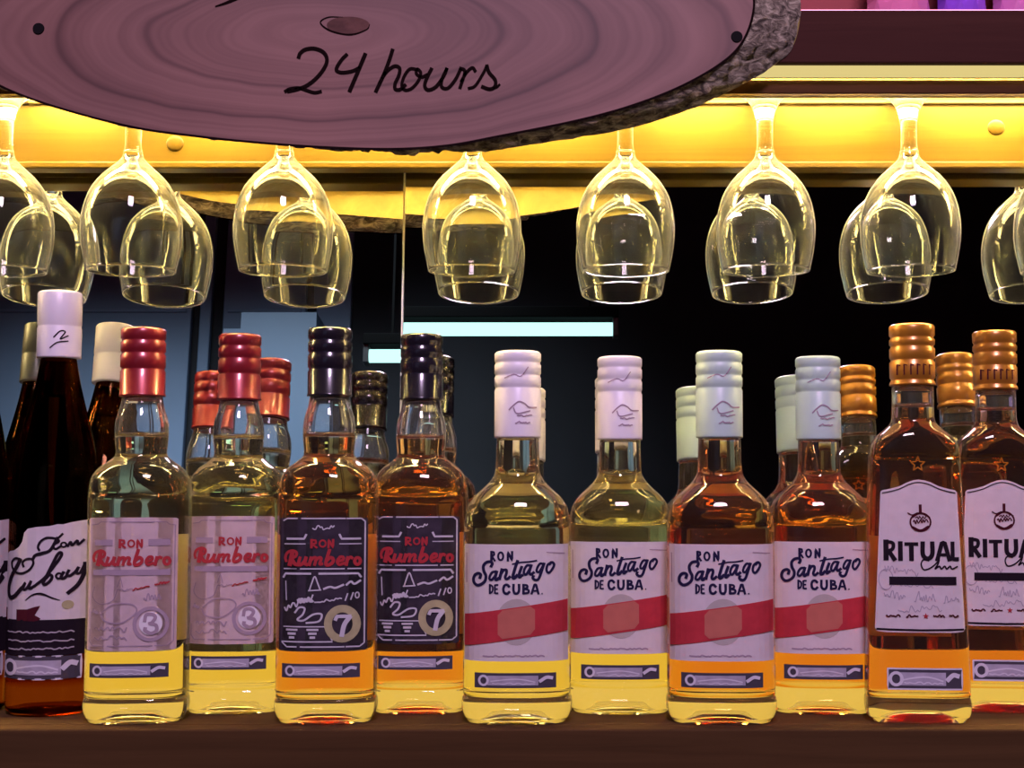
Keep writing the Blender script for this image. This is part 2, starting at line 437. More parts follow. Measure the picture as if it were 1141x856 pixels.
local(box('fitting', tl.x, tr.x, -2.64, -2.56, tl.z + 0.035, tl.z + 0.075, M['black_rod'], None, 0.004), ft)
for xx in (tl.x + 0.1, tr.x - 0.1):
    local(box('hanger', xx - 0.004, xx + 0.004, -2.604, -2.596, tl.z + 0.075, 3.7, M['black_rod'], None), ft)

# ================================================================ bottles
def ring_pts(rx, ry, n, z, seg=72):
    out = []
    for k in range(seg):
        a = 2 * math.pi * k / seg; c, s = math.cos(a), math.sin(a)
        out.append((rx * math.copysign(abs(c) ** (2 / n), c), ry * math.copysign(abs(s) ** (2 / n), s), z))
    return out
def loft(rings, flip=False, seg=72):
    """closed surface through (z, rx, ry, n) rings"""
    V = []; Fc = []
    for z, rx, ry, n in rings: V += ring_pts(rx, ry, n, z, seg)
    for j in range(len(rings) - 1):
        for k in range(seg):
            k2 = (k + 1) % seg
            q = (j * seg + k, j * seg + k2, (j + 1) * seg + k2, (j + 1) * seg + k)
            Fc.append(q[::-1] if flip else q)
    for j, top in ((0, False), (len(rings) - 1, True)):
        V.append((0, 0, rings[j][0])); c = len(V) - 1
        for k in range(seg):
            k2 = (k + 1) % seg
            t = (c, j * seg + k, j * seg + k2) if top else (c, j * seg + k2, j * seg + k)
            Fc.append(t[::-1] if flip else t)
    return V, Fc
def smooth_prof(P, sub=4):
    """Catmull through (z, hw, k, n) with clamped overshoot"""
    out = []
    for i in range(len(P) - 1):
        p0 = P[max(0, i - 1)]; p1 = P[i]; p2 = P[i + 1]; p3 = P[min(len(P) - 1, i + 2)]
        for s in range(sub):
            t = s / sub; v = []
            for d in range(4):
                m1 = (p2[d] - p0[d]) / 2; m2 = (p3[d] - p1[d]) / 2
                if i == 0: m1 = p2[d] - p1[d]
                h = (2 * t**3 - 3 * t**2 + 1) * p1[d] + (t**3 - 2 * t**2 + t) * m1 + (-2 * t**3 + 3 * t**2) * p2[d] + (t**3 - t**2) * m2
                lo_, hi_ = min(p1[d], p2[d]), max(p1[d], p2[d])
                v.append(min(hi_, max(lo_, h)) if d != 1 else h)
            out.append(tuple(v))
    out.append(tuple(P[-1])); return out
def interp(P, z):
    for a, b in zip(P[:-1], P[1:]):
        lo_, hi_ = (a, b) if a[0] < b[0] else (b, a)
        if lo_[0] <= z <= hi_[0]:
            t = (z - lo_[0]) / max(1e-9, hi_[0] - lo_[0]); return [lo_[d] + (hi_[d] - lo_[d]) * t for d in range(4)]
    return list(P[0] if abs(z - P[0][0]) < abs(z - P[-1][0]) else P[-1])

class Bottle:
    """shape read from one bottle of the photo: cx, D its centre column and distance"""
    def __init__(s, cx, D, prof, cap, level, liqmat, capmat, glassmat, base=0.021, wall=0.0024, capn=2.0):
        s.cx, s.D = cx, D; s.s = D / F
        Z = lambda py: at(cx, py, D).z - ZS
        s.Z = Z
        P = [(Z(py), hw * s.s, k, n) for py, hw, k, n in prof]
        zb = P[-1]
        P = P[:-1] + [(0.0035, zb[1], zb[2], zb[3])]
        s.P = smooth_prof(P[::-1], 5)               # bottom to top
        s.cap = [(Z(py), hw * s.s) for py, hw in cap]
        s.zl = Z(level); s.liqmat, s.capmat, s.glassmat = liqmat, capmat, glassmat
        s.base, s.wall = base, wall
    def surf(s, front=True):
        fr = -1 if front else 1
        zf = {}
        def fn(u, v, off):
            # u, v: photo pixels on the bottle's front
            x = (u - s.cx) * s.s
            z = at(s.cx, v, s.D - 0.034).z - ZS
            _, hw, k, n = interp(s.P, z)
            rx, ry = hw + off, hw * k + off
            q = min(0.985, abs(x) / rx)
            return (x, fr * ry * (1 - q ** n) ** (1 / n), z)
        return fn
    def capsurf(s):
        def fn(u, v, off):
            x = (u - s.cx) * s.s; z = s.Z(v); r = 0
            for (z0, r0), (z1, r1) in zip(s.cap[:-1], s.cap[1:]):
                if z1 <= z <= z0: r = max(r0, r1)
            r = (r or s.cap[0][1]) + off
            return (x, -math.sqrt(max(0, r * r - x * x)), z)
        return fn
    def build(s, X, Y, rot=0.0):
        e = empty('rum_bottle', (X, Y, ZS)); e.rotation_euler = (0, 0, rot)
        P = s.P
        ztop = P[-1][0]
        r0 = P[0][1]
        outer = [(0.0075, r0 * 0.45, r0 * 0.45 * P[0][2], P[0][3]), (0.004, r0 * 0.74, r0 * 0.74 * P[0][2], P[0][3]), (0.0002, r0 * 0.88, r0 * 0.88 * P[0][2], P[0][3]), (0.0006, r0 * 0.96, r0 * 0.96 * P[0][2], P[0][3])]
        outer += [(z, h, h * k, n) for z, h, k, n in P]
        V, Fc = loft(outer)
        # air above the liquid
        cav = [(s.zl + 0.0006, interp(P, s.zl)[1] - s.wall)]
        z = s.zl + 0.004
        while z < ztop - 0.004:
            cav.append((z, interp(P, z)[1] - s.wall)); z += 0.004
        cav.append((ztop - 0.003, interp(P, ztop - 0.003)[1] - s.wall - 0.001))
        rings = [(z, r, r * interp(P, z)[2], interp(P, z)[3]) for z, r in cav]
        V2, F2 = loft(rings, True); n0 = len(V)
        V += V2; Fc += [tuple(i + n0 for i in f) for f in F2]
        mesh_obj('glass_body', V, Fc, s.glassmat, e, True)
        # the rum
        lq = []
        z = s.base
        w_ = s.wall
        def rr(z, extra=0): 
            q = interp(P, z); r = q[1] - w_ - extra; return (z, r, q[1] * q[2] - w_ - extra, q[3])
        lq.append((s.base + 0.003, rr(s.base)[1] * 0.4, rr(s.base)[2] * 0.4, P[0][3]))
        lq.append((s.base + 0.0012, rr(s.base)[1] * 0.8, rr(s.base)[2] * 0.8, P[0][3]))
        lq.append(rr(s.base, 0.002))
        z = s.base + 0.003
        while z < s.zl - 0.001: lq.append(rr(z)); z += 0.004
        lq.append(rr(s.zl - 0.0002))
        V, Fc = loft(lq); mesh_obj('rum', V, Fc, s.liqmat, e, True)
        # cap
        rings = []
        c = s.cap
        rings.append((c[0][0], c[0][1] * 0.86, c[0][1] * 0.86, 2)); rings.append((c[0][0] - 0.0004, c[0][1] * 0.95, c[0][1] * 0.95, 2))
        for zc, r in c: rings.append((zc - 0.0012 if zc == c[0][0] else zc, r, r, 2))
        V, Fc = loft(rings[::-1]); s.capobj = mesh_obj('cap', V, Fc, s.capmat, e, True)
        return e
    def back_label(s, e, x0, x1, y0, y1, mat):
        p = Print(s.surf(False), 0.0004); p.rect(x0, y0, x1, y1, 16, 4); return p.build('back_label', mat, e)

def cap_prof(top, bot, hw, grooves, depth=1.2, flare=0.6):
    out = [(top, hw - 0.8), (top + 3, hw)]
    for g in grooves: out += [(g - 2.5, hw), (g - 1, hw - depth), (g + 1, hw - depth), (g + 2.5, hw)]
    out += [(bot - 2.5, hw), (bot - 2, hw + flare), (bot, hw + flare), (bot + 0.4, hw - 2)]
    return out

FR, RE = 1.085, 1.131     # front and rear row distances
K = 0.74; NS = 2.8
rum_prof = [(438, 21, 1, 2), (444, 22, 1, 2), (455, 24, 1, 2), (466, 27.5, 1, 2), (478, 29, 1, 2), (492, 28.5, 1, 2), (503, 27.5, 1, 2), (509, 29, .98, 2), (515, 36, .95, 2.1), (521, 44, .92, 2.3), (530, 51, .9, 2.4), (541, 53.8, .88, 2.6), (556, 55.0, K, NS), (600, 55.0, K, NS), (700, 55.0, K, NS), (768, 55.0, K, NS), (773, 53.7, K, NS), (778, 55.8, K, NS), (788, 55.9, K, NS), (796, 53.0, K, NS), (801, 52.2, K, NS)]
san_prof = [(483, 23, 1, 2), (490, 23.5, 1, 2), (505, 24, 1, 2), (520, 24.5, 1, 2), (529, 26, 1, 2), (537, 31, .98, 2), (545, 39, .95, 2.2), (553, 47.5, .92, 2.3), (562, 54, .9, 2.5), (573, 57.3, .88, 2.6), (588, 58.9, K, NS), (605, 59.4, K, NS), (700, 59.4, K, NS), (766, 59.4, K, NS), (771, 58.1, K, NS), (777, 60.4, K, NS), (788, 60.4, K, NS), (796, 57.4, K, NS), (801, 56.1, K, NS)]
KR = 0.53
rit_prof = [(426, 22.5, 1, 2), (434, 23, 1, 2), (450, 23, 1, 2), (466, 23.5, 1, 2), (473, 26, 1, 2), (479, 32, .9, 2.4), (487, 41, .78, 3), (495, 46.5, .7, 3.6), (504, 48.5, .65, 4.2), (520, 49.5, KR, 4.6), (600, 52, KR, 4.6), (700, 54.5, KR, 4.6), (768, 56, KR, 4.6), (773, 54.8, KR, 4.6), (778, 56.5, KR, 4.6), (788, 56.5, KR, 4.6), (795, 55, KR, 4.6), (801, 53, KR, 4.6)]
cub_prof = [(390, 18.5, 1, 2), (400, 20, 1, 2), (420, 23.5, 1, 2), (440, 28, 1, 2), (460, 33, 1, 2), (480, 38, 1, 2), (500, 42.5, 1, 2), (520, 46, 1, 2), (545, 48.5, 1, 2), (570, 49.2, 1, 2), (600, 49.3, 1, 2), (700, 49.3, 1, 2), (780, 49.3, 1, 2), (795, 48, 1, 2), (801, 46, 1, 2)]

kinds = {}
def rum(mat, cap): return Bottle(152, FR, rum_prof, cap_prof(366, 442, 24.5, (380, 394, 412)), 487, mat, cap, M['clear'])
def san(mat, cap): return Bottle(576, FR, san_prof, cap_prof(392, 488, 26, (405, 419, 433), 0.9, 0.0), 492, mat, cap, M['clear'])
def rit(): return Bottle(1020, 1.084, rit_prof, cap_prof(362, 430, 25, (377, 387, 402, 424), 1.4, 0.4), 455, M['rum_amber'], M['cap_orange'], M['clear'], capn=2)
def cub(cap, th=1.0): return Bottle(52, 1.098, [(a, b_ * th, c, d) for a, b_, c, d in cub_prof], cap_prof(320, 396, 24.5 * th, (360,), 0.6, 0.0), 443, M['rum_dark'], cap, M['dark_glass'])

def T(ox, oy, sc): return lambda pts: [(ox + x / sc, oy + y / sc) for x, y in pts]

def tax_label(b, e, x0, y0, x1, y1, pale_border=False):
    S = b.surf()
    p = Print(S, 0.0003); p.rect(x0, y0, x1, y1, 14, 2); t = p.build('tax_label', M['tax_dark'], e)
    wd, h = x1 - x0, y1 - y0
    p = Print(S, 0.0006); p.rect(x0 + wd * 0.16, y0 + h * 0.18, x1 - wd * 0.22, y1 - h * 0.18, 10, 1); p.build('print_panel', M['tax'], t)
    p = Print(S, 0.0008)
    p.ring(x0 + wd * 0.11, (y0 + y1) / 2, h * 0.27, h * 0.30, h * 0.15)
    p.curve([(x0 + wd * 0.20, y1 - h * 0.45), (x0 + wd * 0.35, y0 + h * 0.45), (x0 + wd * 0.5, y0 + h * 0.40), (x0 + wd * 0.62, y0 + h * 0.46), (x0 + wd * 0.74, y1 - h * 0.4)], h * 0.08)
    p.curve([(x1 - wd * 0.2, y0 + h * 0.55), (x1 - wd * 0.12, y0 + h * 0.3), (x1 - wd * 0.05, y0 + h * 0.35)], h * 0.22)
    p.scribble(x0 + wd * 0.22, y1 - h * 0.3, x1 - wd * 0.26, y1 - h * 0.3, h * 0.05, h * 0.06, 3)
    p.build('print_lines', M['tax_light'], t)
    if pale_border:
        p = Print(S, 0.0007); p.line([(x0, y0), (x1, y0), (x1, y1), (x0, y1), (x0, y0)], h * 0.08); p.build('border', M['tax_light'], t)

def dress_rumbero(b, e, black):
    S = b.surf(); A = T(95, 570, 5.19)
    lab = Print(S, 0.0004)
    lab.columns([(103, 579), (105, 577.5), (125, 577), (150, 577), (175, 577), (195.5, 577.5), (198, 579)], [(103, 725), (105, 726.5), (125, 727), (150, 727), (175, 727), (195.5, 726.5), (198, 725)])
    lab = lab.build('front_label', M['lab_black'] if black else M['lab_pale'], e)
    red = M['ink_red']; ln = M['ink_white'] if black else M['ink_mauve']; pale = M['ink_white'] if black else M['ink_silver']
    p = Print(S, 0.0008); C = lambda pts, w_=17: p.curve(A(pts), w_ * 1.28 / 5.19, 6); Ln = lambda pts, w_=11: p.line(A(pts), w_ * 1.28 / 5.19)
    Ln([(225, 212), (225, 165)]); Ln([(225, 167), (248, 170), (250, 186), (228, 191), (255, 212)], 9)
    p.ring(*A([(287, 188)])[0], 17 / 5.19, 19 / 5.19, 10 / 5.19); Ln([(320, 212), (320, 166), (345, 211), (345, 165)], 10)
    C([(82, 292), (76, 270), (88, 242), (118, 230), (140, 240), (136, 262), (108, 276)], 13); C([(112, 275), (132, 306), (152, 311)], 17); C([(118, 236), (102, 313)], 20)
    C([(162, 268), (154, 300), (166, 312), (186, 290), (196, 268)], 14); C([(196, 268), (188, 300), (203, 311)], 16)
    C([(225, 268), (213, 313)], 16); C([(220, 290), (238, 270), (252, 274), (243, 313)], 13); C([(247, 290), (266, 270), (280, 275), (272, 306), (287, 306)], 13)
    C([(326, 224), (306, 300), (318, 313), (342, 300), (347, 280), (332, 269), (312, 286)], 15)
    C([(374, 293), (400, 283), (402, 268), (384, 267), (370, 290), (380, 311), (408, 302)], 13)
    C([(428, 267), (418, 313)], 15); C([(422, 288), (440, 268), (452, 274)], 13)
    p.ring(*A([(480, 291)])[0], 15 / 5.19, 20 / 5.19, 18 / 5.19)
    p.build('brand_lettering', red, lab)
    # frame, rules and line drawing
    p = Print(S, 0.0007)
    if black:
        for q, w_ in (([(85, 160), (183, 160), (195, 135)], 12), ([(380, 135), (392, 160), (495, 160)], 12), ([(70, 190), (190, 190)], 6), ([(380, 190), (500, 190)], 6),
                      ([(68, 335), (500, 335)], 7), ([(65, 385), (78, 363), (222, 363)], 12), ([(268, 363), (485, 363), (500, 385)], 12), ([(70, 672), (300, 672), (345, 752)], 7), ([(60, 760), (345, 760)], 8),
                      ([(62, 55), (85, 42), (500, 42), (520, 60), (520, 770), (495, 790), (90, 790), (62, 765)], 8)):
            Ln2 = p.line(A(q), w_ / 5.19)
        p.curve(A([(215, 462), (228, 420), (245, 380), (262, 420), (276, 458)]), 8 / 5.19); p.line(A([(210, 462), (280, 458)]), 8 / 5.19)
        p.curve(A([(295, 452), (330, 440), (360, 446), (405, 428)]), 12 / 5.19); p.curve(A([(420, 430), (445, 410), (465, 424), (497, 405)]), 12 / 5.19)
        p.scribble(*A([(245, 528)])[0], *A([(395, 508)])[0], 1.2, 8 / 5.19, 5); p.line(A([(415, 520), (428, 480)]), 8 / 5.19); p.line(A([(445, 515), (458, 475)]), 8 / 5.19); p.ring(*A([(480, 490)])[0], 2, 3.2, 1.4)
        p.scribble(*A([(75, 570)])[0], *A([(235, 500)])[0], 3.2, 9 / 5.19, 8); p.scribble(*A([(150, 520)])[0], *A([(235, 520)])[0], 2.5, 14 / 5.19, 9)
        p.curve(A([(135, 590), (160, 560), (190, 565), (180, 600), (150, 630), (185, 635), (240, 600), (285, 600), (270, 640), (200, 650)]), 11 / 5.19)
        p.scribble(*A([(80, 410)])[0], *A([(85, 520)])[0], 1.0, 6 / 5.19, 4); p.scribble(*A([(230, 100)])[0], *A([(350, 95)])[0], 3, 7 / 5.19, 12)
        for xx in (118, 235): p.line(A([(xx - 30, 690), (xx + 30, 690)]), 12 / 5.19); p.line(A([(xx - 20, 712), (xx + 20, 712)]), 14 / 5.19); p.line(A([(xx - 12, 735), (xx + 12, 735)]), 14 / 5.19)
        p.build('line_drawing', M['ink_faint'] if False else ln, lab)
    else:
        p.rect(*A([(75, 340)])[0], *A([(500, 374)])[0], 8, 1); p.rect(*A([(82, 165)])[0], *A([(185, 200)])[0], 3, 1); p.rect(*A([(380, 162)])[0], *A([(497, 200)])[0], 3, 1)
        for q in ([(62, 80), (100, 75), (115, 62), (475, 62), (490, 76), (520, 80), (520, 760), (490, 785), (80, 785), (60, 760), (60, 690)],):
            p.line(A(q), 7 / 5.19)
        p.line(A([(215, 440), (232, 385), (245, 440)]), 5 / 5.19); p.scribble(*A([(215, 460)])[0], *A([(300, 455)])[0], 1.2, 6 / 5.19, 4)
        p.curve(A([(85, 440), (75, 500), (120, 540), (190, 520), (215, 460)]), 6 / 5.19); p.curve(A([(130, 590), (200, 540), (300, 545), (320, 590), (240, 650), (150, 640), (125, 600)]), 9 / 5.19)
        p.scribble(*A([(70, 580)])[0], *A([(110, 590)])[0], 3, 10 / 5.19, 6); p.scribble(*A([(90, 690)])[0], *A([(270, 690)])[0], 3.5, 8 / 5.19, 7); p.scribble(*A([(90, 735)])[0], *A([(270, 740)])[0], 3, 8 / 5.19, 17)
        p.scribble(*A([(360, 500)])[0], *A([(455, 500)])[0], 4, 7 / 5.19, 27); p.ring(*A([(400, 658)])[0], 88 / 5.19, 92 / 5.19, 22 / 5.19)
        p.build('line_drawing', M['ink_mauve'], lab)
        p = Print(S, 0.0009); p.scribble(*A([(300, 456)])[0], *A([(390, 436)])[0], 0.9, 7 / 5.19, 2); p.scribble(*A([(420, 430)])[0], *A([(495, 412)])[0], 1.3, 9 / 5.19, 3)
        p.build('red_script', M['ink_red'], lab)
    # age seal
    cx, cy = A([(400, 655)])[0]
    p = Print(S, 0.0008)
    if black: p.ring(cx, cy, 79 / 5.19, 88 / 5.19, 44 / 5.19)
    else: p.disc(cx, cy, 63 / 5.19, 68 / 5.19)
    sl = p.build('age_seal', M['ink_gold'] if black else M['ink_silver'], lab)
    p = Print(S, 0.0011)
    if black:
        p.line(A([(362, 632), (370, 612), (445, 612)]), 20 / 5.19); p.curve(A([(442, 615), (412, 660), (398, 725)]), 26 / 5.19)
    else:
        p.curve(A([(368, 640), (375, 605), (405, 600), (425, 618), (408, 648), (392, 655)]), 19 / 5.19); p.curve(A([(395, 655), (428, 665), (432, 695), (405, 712), (372, 695), (372, 680)]), 20 / 5.19)
    p.build('numeral', pale if black else M['ink_mauve'], lab)
    tax_label(b, e, 107, 741, 191, 757)
    b.back_label(e, 100, 204, 598, 722, M['lab_back'])

def dress_santiago(b, e):
    S = b.surf(); A = T(510, 600, 8.777)
    p = Print(S, 0.0004); p.rect(519, 607, 632, 738, 20, 6); lab = p.build('front_label', M['lab_white'], e)
    p = Print(S, 0.0008); q = 8.777
    C = lambda pts, w_=24: p.curve(A(pts), w_ * 1.12 / q, 6); Ln = lambda pts, w_=22: p.line(A(pts), w_ * 1.12 / q)
    Ln([(342, 224), (342, 132)]); Ln([(342, 134), (365, 138), (368, 164), (345, 178), (375, 224)], 18)
    p.ring(*A([(430, 178)])[0], 24 / q, 38 / q, 20 / q); Ln([(498, 224), (498, 134), (538, 222), (538, 132)], 20)
    C([(338, 280), (350, 250), (330, 232), (292, 240), (266, 275), (270, 325), (290, 370), (282, 420), (245, 455), (205, 464), (176, 440), (170, 400), (187, 362), (217, 348), (240, 362), (232, 395)], 26)
    C([(388, 328), (352, 335), (328, 372), (325, 402), (347, 408), (376, 372), (394, 326)], 22); C([(394, 326), (380, 382), (388, 410), (412, 392)], 26)
    C([(442, 303), (420, 402)], 26); C([(425, 365), (455, 318), (482, 312), (486, 340), (474, 385), (490, 402), (520, 378)], 24)
    C([(590, 222), (562, 310), (545, 380), (560, 392), (588, 362)], 27); C([(540, 256), (620, 238), (700, 232), (770, 220)], 14)
    C([(630, 280), (606, 350), (608, 382), (636, 362)], 26)
    C([(712, 268), (680, 268), (655, 305), (650, 345), (670, 356), (700, 312), (720, 264)], 22); C([(720, 264), (702, 330), (716, 356), (745, 336)], 25)
    C([(832, 254), (802, 252), (777, 290), (771, 325), (792, 332), (820, 292), (842, 248)], 21); C([(842, 248), (815, 330), (790, 398), (760, 412), (734, 392), (742, 370)], 24)
    C([(905, 240), (872, 268), (864, 318), (885, 342), (916, 310), (936, 264), (915, 238), (890, 262)], 22)
    Ln([(328, 545), (328, 456)], 18); C([(328, 458), (352, 474), (356, 500), (350, 526), (328, 543)], 16); Ln([(404, 460), (376, 460), (376, 541), (405, 541)], 16); Ln([(376, 500), (400, 500)], 14)
    C([(512, 478), (492, 458), (466, 466), (456, 500), (466, 536), (492, 545), (514, 526)], 22); C([(552, 455), (552, 512), (564, 540), (590, 542), (604, 515), (604, 455)], 22)
    Ln([(646, 545), (646, 455)], 22); C([(646, 459), (678, 464), (682, 486), (652, 497)], 19); C([(652, 498), (690, 508), (692, 535), (646, 543)], 20)
    Ln([(722, 548), (750, 456), (764, 456), (788, 548)], 20); Ln([(732, 518), (776, 518)], 16)
    p.disc(*A([(822, 546)])[0], 0.9, 0.9, 10)
    p.build('brand_lettering', M['ink_navy'], lab)
    p = Print(S, 0.0007); p.line(A([(865, 140), (1035, 152)]), 9 / q); p.build('corner_text', M['ink_mauve'], lab)
    p = Print(S, 0.0007); p.line(A([(100, 150), (102, 440)]), 9 / q); p.build('side_text', M['ink_mauve'], lab)
    p = Print(S, 0.0007); p.scribble(540, 732, 606, 732, 0.7, 1.6, 5, 30); p.build('bottom_text', M['ink_mauve'], lab)
    p = Print(S, 0.0006); p.disc(576, 694, 22, 26); p.build('faint_seal', M['seal_grey'], lab)
    p = Print(S, 0.0009); p.quad((519.5, 686), (631.5, 669), (631.5, 704.5), (519.5, 721.5), 20, 4); bd = p.build('red_band', M['band_red'], lab)
    p = Print(S, 0.0011); 
    p.columns([(576 - 20 + k * 5, 694 - 0.1518 * (k * 5 - 20) * 1 - min(15.5, 26 * math.sqrt(max(0, 1 - ((k * 5 - 20) / 22) ** 2)))) for k in range(9)],
              [(576 - 20 + k * 5, 694 - 0.1518 * (k * 5 - 20) * 1 + min(16.5, 26 * math.sqrt(max(0, 1 - ((k * 5 - 20) / 22) ** 2)))) for k in range(9)])
    p.build('band_seal', M['seal_red'], bd)
    tax_label(b, e, 531, 751, 619, 768)
    b.back_label(e, 524, 628, 612, 728, M['lab_back'])
    p = Print(b.capsurf(), 0.0005)
    p.curve([(567, 458), (572, 453), (578, 449), (584, 451), (589, 455), (597, 455)], 1.5); p.curve([(572, 456), (576, 462), (590, 459)], 1.3); p.scribble(576, 465, 592, 464, 1, 1.2, 4); p.scribble(574, 472, 590, 472, 1.3, 1.2, 6)
    p.curve([(562, 423), (572, 419), (580, 421), (588, 411)], 1.1)
    p.build('cap_print', M['ink_mauve'], b.capobj)

def dress_ritual(b, e):
    S = b.surf(); A = T(965 - 1.5, 530, 4.505); q = 4.505
    top = [(75, 84), (84, 74), (120, 67), (165, 54), (205, 34), (235, 23), (260, 20), (288, 24), (318, 34), (355, 53), (400, 67), (436, 74), (446, 86)]
    bx = [40, 48, 92, 145, 195, 230, 260, 292, 328, 372, 425, 466, 474]; by = [775, 792, 798, 798, 798, 798, 798, 798, 798, 798, 798, 793, 778]
    p = Print(S, 0.0004); p.columns(A(top), A(list(zip(bx, by)))); lab = p.build('front_label', M['lab_white'], e)
    p = Print(S, 0.0008); C = lambda pts, w_=24: p.curve(A(pts), w_ / q, 6); Ln = lambda pts, w_=24: p.line(A(pts), w_ / q)
    Ln([(97, 425), (97, 332)], 25); C([(97, 336), (130, 344), (128, 374), (102, 384)], 18); Ln([(110, 384), (138, 428)], 22)
    Ln([(166, 340), (166, 428)], 23); Ln([(190, 348), (248, 348)], 18); Ln([(219, 346), (219, 428)], 23)
    C([(274, 340), (274, 400), (290, 420), (308, 418), (320, 395), (320, 340)], 22)
    Ln([(343, 430), (366, 342), (380, 342), (402, 430)], 21); Ln([(352, 402), (394, 402)], 16); Ln([(418, 340), (418, 424), (444, 424)], 20)
    p.build('brand_lettering', M['ink_black'], lab)
    p = Print(S, 0.0008); p.curve(A([(x, y + 14) for x, y in top])[1:-1], 1.1, 2); p.build('arch_line', M['ink_black'], lab)
    p = Print(S, 0.0008); p.rect(*A([(110, 514)])[0], *A([(434, 556)])[0], 10, 1); p.build('black_bar', M['ink_black'], lab)
    p = Print(S, 0.0008); p.line(A([(48, 782), (260, 786), (466, 782)]), 2.2); p.build('lower_rule', M['ink_black'], lab)
    p = Print(S, 0.0008)
    p.curve(A([(302, 432), (276, 428), (265, 452), (278, 478), (312, 468), (345, 438), (352, 428), (345, 450), (332, 474), (352, 460), (362, 474), (378, 460), (388, 474), (404, 460), (414, 474), (440, 462)]), 1.7)
    p.build('script_line', M['ink_black'], lab)
    p = Print(S, 0.0007); p.ring(*A([(95, 528)])[0], 34 / q, 52 / q, 1.0); p.scribble(*A([(90, 470)])[0], *A([(250, 500)])[0], 4, 0.9, 8, 20)
    p.scribble(*A([(85, 610)])[0], *A([(185, 610)])[0], 5, 1.1, 3); p.scribble(*A([(230, 620)])[0], *A([(330, 620)])[0], 7, 1.1, 6, 18); p.scribble(*A([(370, 630)])[0], *A([(445, 630)])[0], 4, 1.0, 2); p.scribble(*A([(150, 680)])[0], *A([(360, 675)])[0], 4, 0.9, 5, 20)
    p.scribble(*A([(130, 550)])[0], *A([(320, 565)])[0], 2, 0.9, 15, 20)
    p.build('faint_sketch', M['ink_faint'], lab)
    p = Print(S, 0.0009)
    for x0, x1, sd in ((95, 160, 1), (190, 246, 2), (320, 372, 3), (396, 440, 4)): p.scribble(*A([(x0, 714)])[0], *A([(x1, 714)])[0], 1.2, 1.6, sd, 10)
    p.build('bottom_text', M['ink_burgundy'], lab); p = Print(S, 0.0009)
    cx, cy = A([(265, 236)])[0]; p.ring(cx, cy, 49 / q, 46 / q, 1.9); p.line(A([(265, 150), (265, 192)]), 3.2); p.curve(A([(205, 190), (225, 200), (250, 190)]), 1.4); p.curve(A([(222, 215), (265, 192), (310, 212)]), 1.6)
    p.scribble(*A([(230, 240)])[0], *A([(302, 240)])[0], 4, 1.3, 7, 12); p.curve(A([(228, 262), (265, 278), (302, 258)]), 2.2); p.scribble(*A([(240, 215)])[0], *A([(292, 215)])[0], 2, 1.0, 9, 10)
    p.build('emblem', M['ink_burgundy'], lab)
    p = Print(S, 0.0009); p.star(*A([(283, 714)])[0], 3.6); p.build('red_star', M['ink_red'], lab)
    # embossed star in the glass
    cx, cy = 1020.5, 517
    p = Print(S, 0.0005); pts = [(cx + (8 if k % 2 == 0 else 3.6) * math.sin(math.pi * k / 5), cy - (8.5 if k % 2 == 0 else 3.6) * math.cos(math.pi * k / 5)) for k in range(11)]
    p.line(pts, 1.5); p.build('embossed_star', M['cap_orange'], e)
    p = Print(b.surf(False), 0.0004); p.rect(983, 600, 1058, 716, 10, 4); p.build('back_label', M['lab_back'], e)
    tax_label(b, e, 985, 748, 1064, 771, True)
    p = Print(b.capsurf(), 0.0005)
    for k, x in enumerate((1001, 1008, 1015, 1022, 1029, 1036)): p.line([(x, 408), (x, 419)], 1.6); p.line([(x, 408), (x + 3, 409)], 1.2)
    p.build('cap_print', M['ink_burgundy'], b.capobj)

